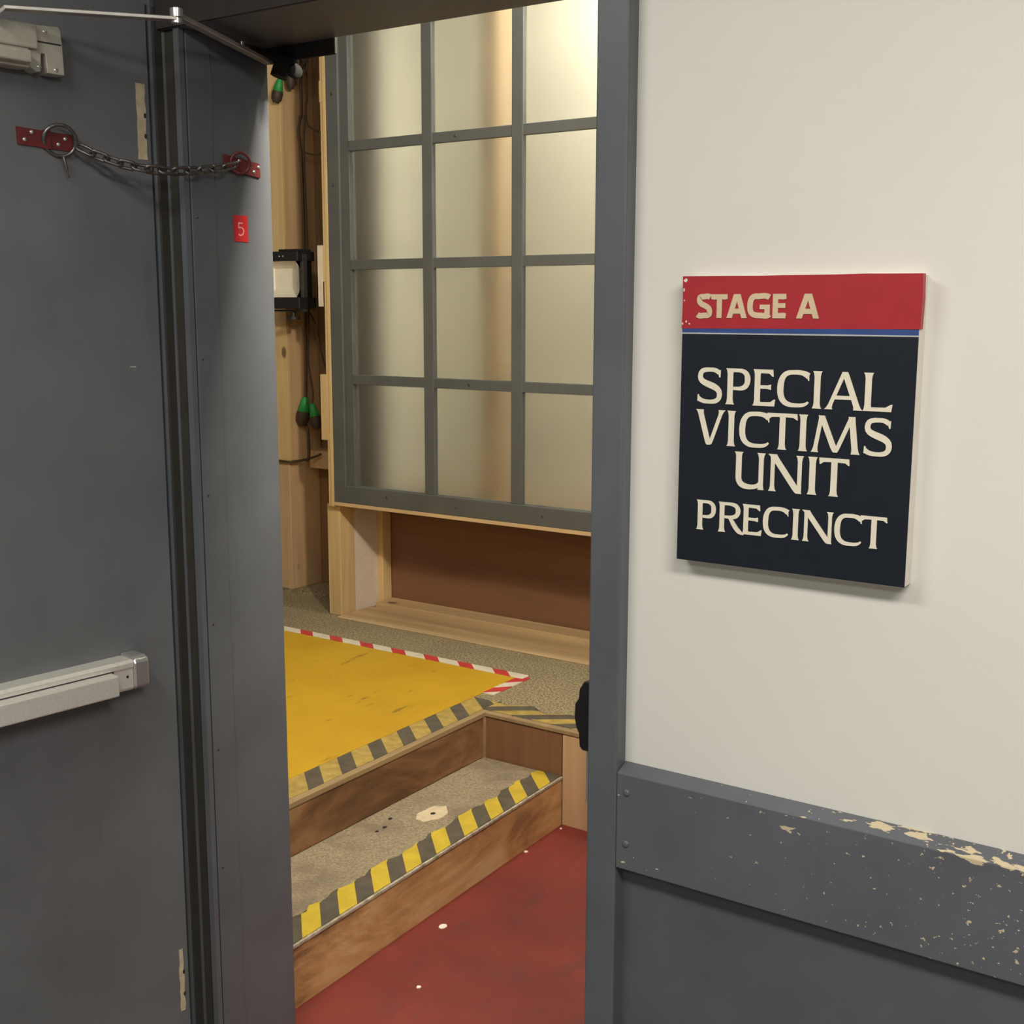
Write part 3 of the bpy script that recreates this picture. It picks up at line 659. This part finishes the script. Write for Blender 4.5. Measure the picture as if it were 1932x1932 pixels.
# ---------------------------------------------------------------- bay below and behind the window
cs = tag(obj('pine_stud', MB().box(-3.583,-3.510,3.87,3.9625,zp,-.8345), M['pine'], bevel=.003), 'short pine corner stud carrying the left end of the window', 'stud')
tag(obj('side_board', MB().box(-3.540,-3.5115,3.9635,4.118,zp,-.8345), M['boardwhite']), 'white board lining the left end of the bay', 'board')
tag(obj('pine_stud', MB().box(-3.545,-3.481,4.119,4.178,zp,-.84), M['pine'], bevel=.003), 'pine stud at the back corner of the bay beside the white board', 'stud')
tag(obj('plywood_sheet', MB().box(-3.55,-1.0,4.18,4.20,zp,-.84), M['ply']), 'brown plywood panel at the back of the bay', 'panel')
tag(obj('floor_plank', MB().box(-3.505,-1.0,3.832,4.06,zp,zp+.006), M['pinex'], bevel=.002), 'wide worn plank lying along the bay front', 'plank')
tag(obj('bottom_plate', MB().box(-3.478,-1.0,4.062,4.178,zp,-1.302), M['pinex'], bevel=.003), 'pine bottom plate below the brown plywood panel', 'timber')
tag(obj('bay_board', MB().box(-3.55,-1.0,4.36,4.38,-.84,2.07), M['plaster']), 'pale backing board seen through the frosted panes', 'board')
tag(obj('bay_shelf', MB().box(-3.50,-1.0,3.905,4.359,-.838,-.82), M['plydark']), 'shelf board behind the window bottom rail', 'board')
tag(obj('pine_stud', MB().box(-2.862,-2.775,4.02,4.11,-.818,2.07), M['studdim'], bevel=.003), 'stud seen blurred through the middle column of frosted panes', 'stud')
tag(obj('side_board', MB().box(-3.55,-3.455,3.9,4.12,-.818,2.07), M['darkstain']), 'dark board blurred behind the left column of frosted panes', 'board')
tag(obj('side_board', MB().box(-3.55,-3.47,4.122,4.355,-.818,2.07), M['plaster']), 'pale board blurred behind the left column of frosted panes', 'board')

# stud wall to the left of the window
ts = tag(obj('pine_stud', MB().box(-4.09,-3.994,4.082,4.282,-.70,2.5), M['pineshade'], bevel=.003), 'tall pine stud behind the work light', 'stud')  # side shade painted as redder wood; front strip added as the lit face
obj('lit_front_strip', MB().box(-4.09,-3.994,4.070,4.0815,-.70,2.5), M['pine'], ts, .0015)['label'] = 'added yellower pine strip standing in for the lit front'
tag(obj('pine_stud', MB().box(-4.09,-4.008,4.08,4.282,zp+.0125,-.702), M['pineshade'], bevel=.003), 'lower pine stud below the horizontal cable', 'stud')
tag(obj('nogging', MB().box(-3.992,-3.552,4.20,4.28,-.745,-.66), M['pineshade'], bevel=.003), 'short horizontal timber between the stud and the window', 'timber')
tag(obj('backing_board', MB().box(-4.5,-3.551,4.283,4.30,zp,2.5), M['plydark']), 'brown backing board behind the tall pine stud', 'board')
tag(obj('bottom_plate', MB().box(-4.3,-3.56,4.082,4.282,zp,zp+.012), M['speck']), 'dusty bottom plate under the tall pine stud', 'timber')

# ---------------------------------------------------------------- work light on the stud
wl = thing('work_light', 'black framed work light with white reflector on the tall pine stud', 'work light', (-3.86,3.95,-.04))
def W(a,b_,c): return Vector((-3.79+a*math.cos(.10)+b_*math.sin(.10), 3.915-a*math.sin(.10)*-1+b_*math.cos(.10), c))
obj('upper_housing', MB().fbox(W,-.20,.022,0,.10,.205,.247), M['black'], wl, .004)
obj('top_clip', MB().fbox(W,-.09,.012,.01,.09,.2471,.257), M['black'], wl, .003)
obj('lower_housing', MB().fbox(W,-.20,.028,0,.10,.0,.050), M['black'], wl, .004)
obj('lamp_back', MB().fbox(W,-.20,.004,.075,.10,.05,.205), M['black'], wl)
rf = MB()
rf.add([W(-.20,.02,.05),W(-.005,.02,.05),W(-.03,.07,.085),W(-.17,.07,.085),W(-.20,.02,.205),W(-.005,.02,.205),W(-.03,.07,.175),W(-.17,.07,.175)],
       [(0,1,2,3),(5,4,7,6),(3,2,6,7),(1,5,6,2),(4,0,3,7)])
obj('reflector', rf, M['reflector'], wl)
for a in (-.075,-.055): obj('screw', MB().dome(W(a,-.001,.226), (0,-1,0), .004, .002), M['chrome'], wl)
obj('yoke', MB().fbox(W,.008,.024,.03,.055,-.005,.235).fbox(W,-.20,.024,.03,.055,-.012,-.004), M['darksteel'], wl, .002)
obj('knob', MB().tube([W(-.05,.045,-.012),W(-.05,.045,-.034)],.012,12).tube([W(-.05,.045,-.034),W(-.05,.045,-.046)],.030,12), M['black'], wl, .002)
obj('bracket', MB().box(-3.90,-3.86,4.02,4.079,.10,.16), M['darksteel'], wl)

# ---------------------------------------------------------------- hanging cables
def cable(label, pts, r=.005, name='hanging_cable'):
    P_ = []
    V = [Vector(p) for p in pts]
    for i in range(len(V)-1):
        a = V[max(i-1,0)]; b_ = V[i]; c = V[i+1]; d = V[min(i+2,len(V)-1)]
        for k in range(5):
            t = k/5; P_.append(.5*((2*b_)+(c-a)*t+(2*a-5*b_+4*c-d)*t*t+(3*b_-a-3*c+d)*t*t*t))
    P_.append(V[-1])
    return tag(obj(name, MB().tube(P_, r, 8), M['cable']), label, 'cable', 'cables hanging beside the tall pine stud')
cable('long brown cable hanging down the stud to the horizontal cable', [(-3.95,4.15,2.3),(-3.94,4.15,.986),(-3.951,4.15,.85),(-3.962,4.15,.782),(-3.951,4.15,.667),(-3.947,4.15,.434),(-3.947,4.15,.245),(-3.947,4.15,.055),(-3.951,4.15,-.163),(-3.955,4.15,-.30),(-3.957,4.15,-.41)], .0065)
cable('second brown cable bowing out below the work light to a green taped plug', [(-3.935,4.17,2.3),(-3.925,4.17,1.05),(-3.932,4.17,.9),(-3.944,4.16,.70),(-3.935,4.16,.30),(-3.938,4.16,-.05),(-3.941,4.15,-.22),(-3.925,4.15,-.32),(-3.914,4.15,-.385),(-3.921,4.15,-.44)], .0045)
cable('brown cable looping right at the top of the stud', [(-3.93,4.165,.88),(-3.914,4.16,.813),(-3.844,4.16,.774),(-3.80,4.16,.75),(-3.70,4.16,.76)], .004)
cable('thin brown cable crossing level below the upper loop', [(-3.945,4.155,.70),(-3.90,4.155,.685),(-3.85,4.155,.68),(-3.78,4.155,.695),(-3.70,4.155,.72)], .004)
cable('thin dark cable curving down from the bottom of the work light', [(-3.83,4.020,.03),(-3.89,4.07,.035),(-3.905,4.1,.012),(-3.857,4.1,-.041),(-3.832,4.1,-.11),(-3.812,4.1,-.19),(-3.78,4.1,-.27),(-3.66,4.02,-.30),(-3.58,3.90,-.31)], .0045)
cable('brown cable dropping from the plug to the horizontal cable', [(-3.968,4.15,-.53),(-3.952,4.15,-.56),(-3.950,4.15,-.62),(-3.950,4.15,-.68),(-3.965,4.15,-.705)], .0065)
cable('brown cable tied level across the stud below the plugs', [(-4.25,4.07,-.69),(-4.16,4.063,-.694),(-4.09,4.063,-.700),(-4.03,4.062,-.702),(-3.985,4.072,-.704),(-3.975,4.12,-.702),(-3.945,4.17,-.69),(-3.90,4.18,-.672)], .0055)
def plug(label, top, bot, r, g='plugs wrapped in green tape'):
    top = Vector(top); bot = Vector(bot); d = bot-top
    p = thing('cable_plug', label, 'plug', bot, g)
    obj('tape_wrap', MB().tube([top,top+d*.12,top+d*.5,top+d*.56],[r*.45,r*.62,r*.95,r*.6],12), M['green'], p)
    obj('plug_body', MB().tube([top+d*.50,top+d*.62,top+d*.85,top+d],[r*.95,r*1.1,r*1.0,r*.55],12), M['plugbody'], p)
plug('green taped black plug hanging left of its twin beside the stud', (-3.953,4.14,-.405), (-3.972,4.13,-.535), .030)
plug('green taped black plug hanging right of its twin against the window edge', (-3.921,4.15,-.435), (-3.890,4.15,-.552), .026)
plug('green taped plug high under the door closer shoe', (-3.975,4.055,1.0), (-4.000,4.05,.90), .024, 'plugs at the top of the cables')
plug('green taped plug at the top of the cables right of the shoe', (-3.94,4.09,1.075), (-3.946,4.09,.96), .021, 'plugs at the top of the cables')
random.seed(4)
tg = MB()
V = [Vector((-3.93+random.uniform(-.06,.09),4.08+random.uniform(-.04,.06),1.05+random.uniform(-.08,.10))) for _ in range(16)]
P_ = []
for i in range(len(V)-1):
    a = V[max(i-1,0)]; b_ = V[i]; c = V[i+1]; d = V[min(i+2,len(V)-1)]
    for k in range(6):
        t = k/6; P_.append(.5*((2*b_)+(c-a)*t+(2*a-5*b_+4*c-d)*t*t+(3*b_-a-3*c+d)*t*t*t))
tag(obj('cable_coil', tg.tube(P_,.005,8), M['plugbody']), 'tangled coil of brown cable at the top of the stud', 'cable')
tag(obj('cable_bar', MB().box(-3.935,-3.922,4.262,4.281,-.10,.26).box(-3.922,-3.86,4.262,4.281,.12,.15), M['darksteel'], bevel=.002), 'dark metal bracket bar on the backing board beside the stud', 'bracket')
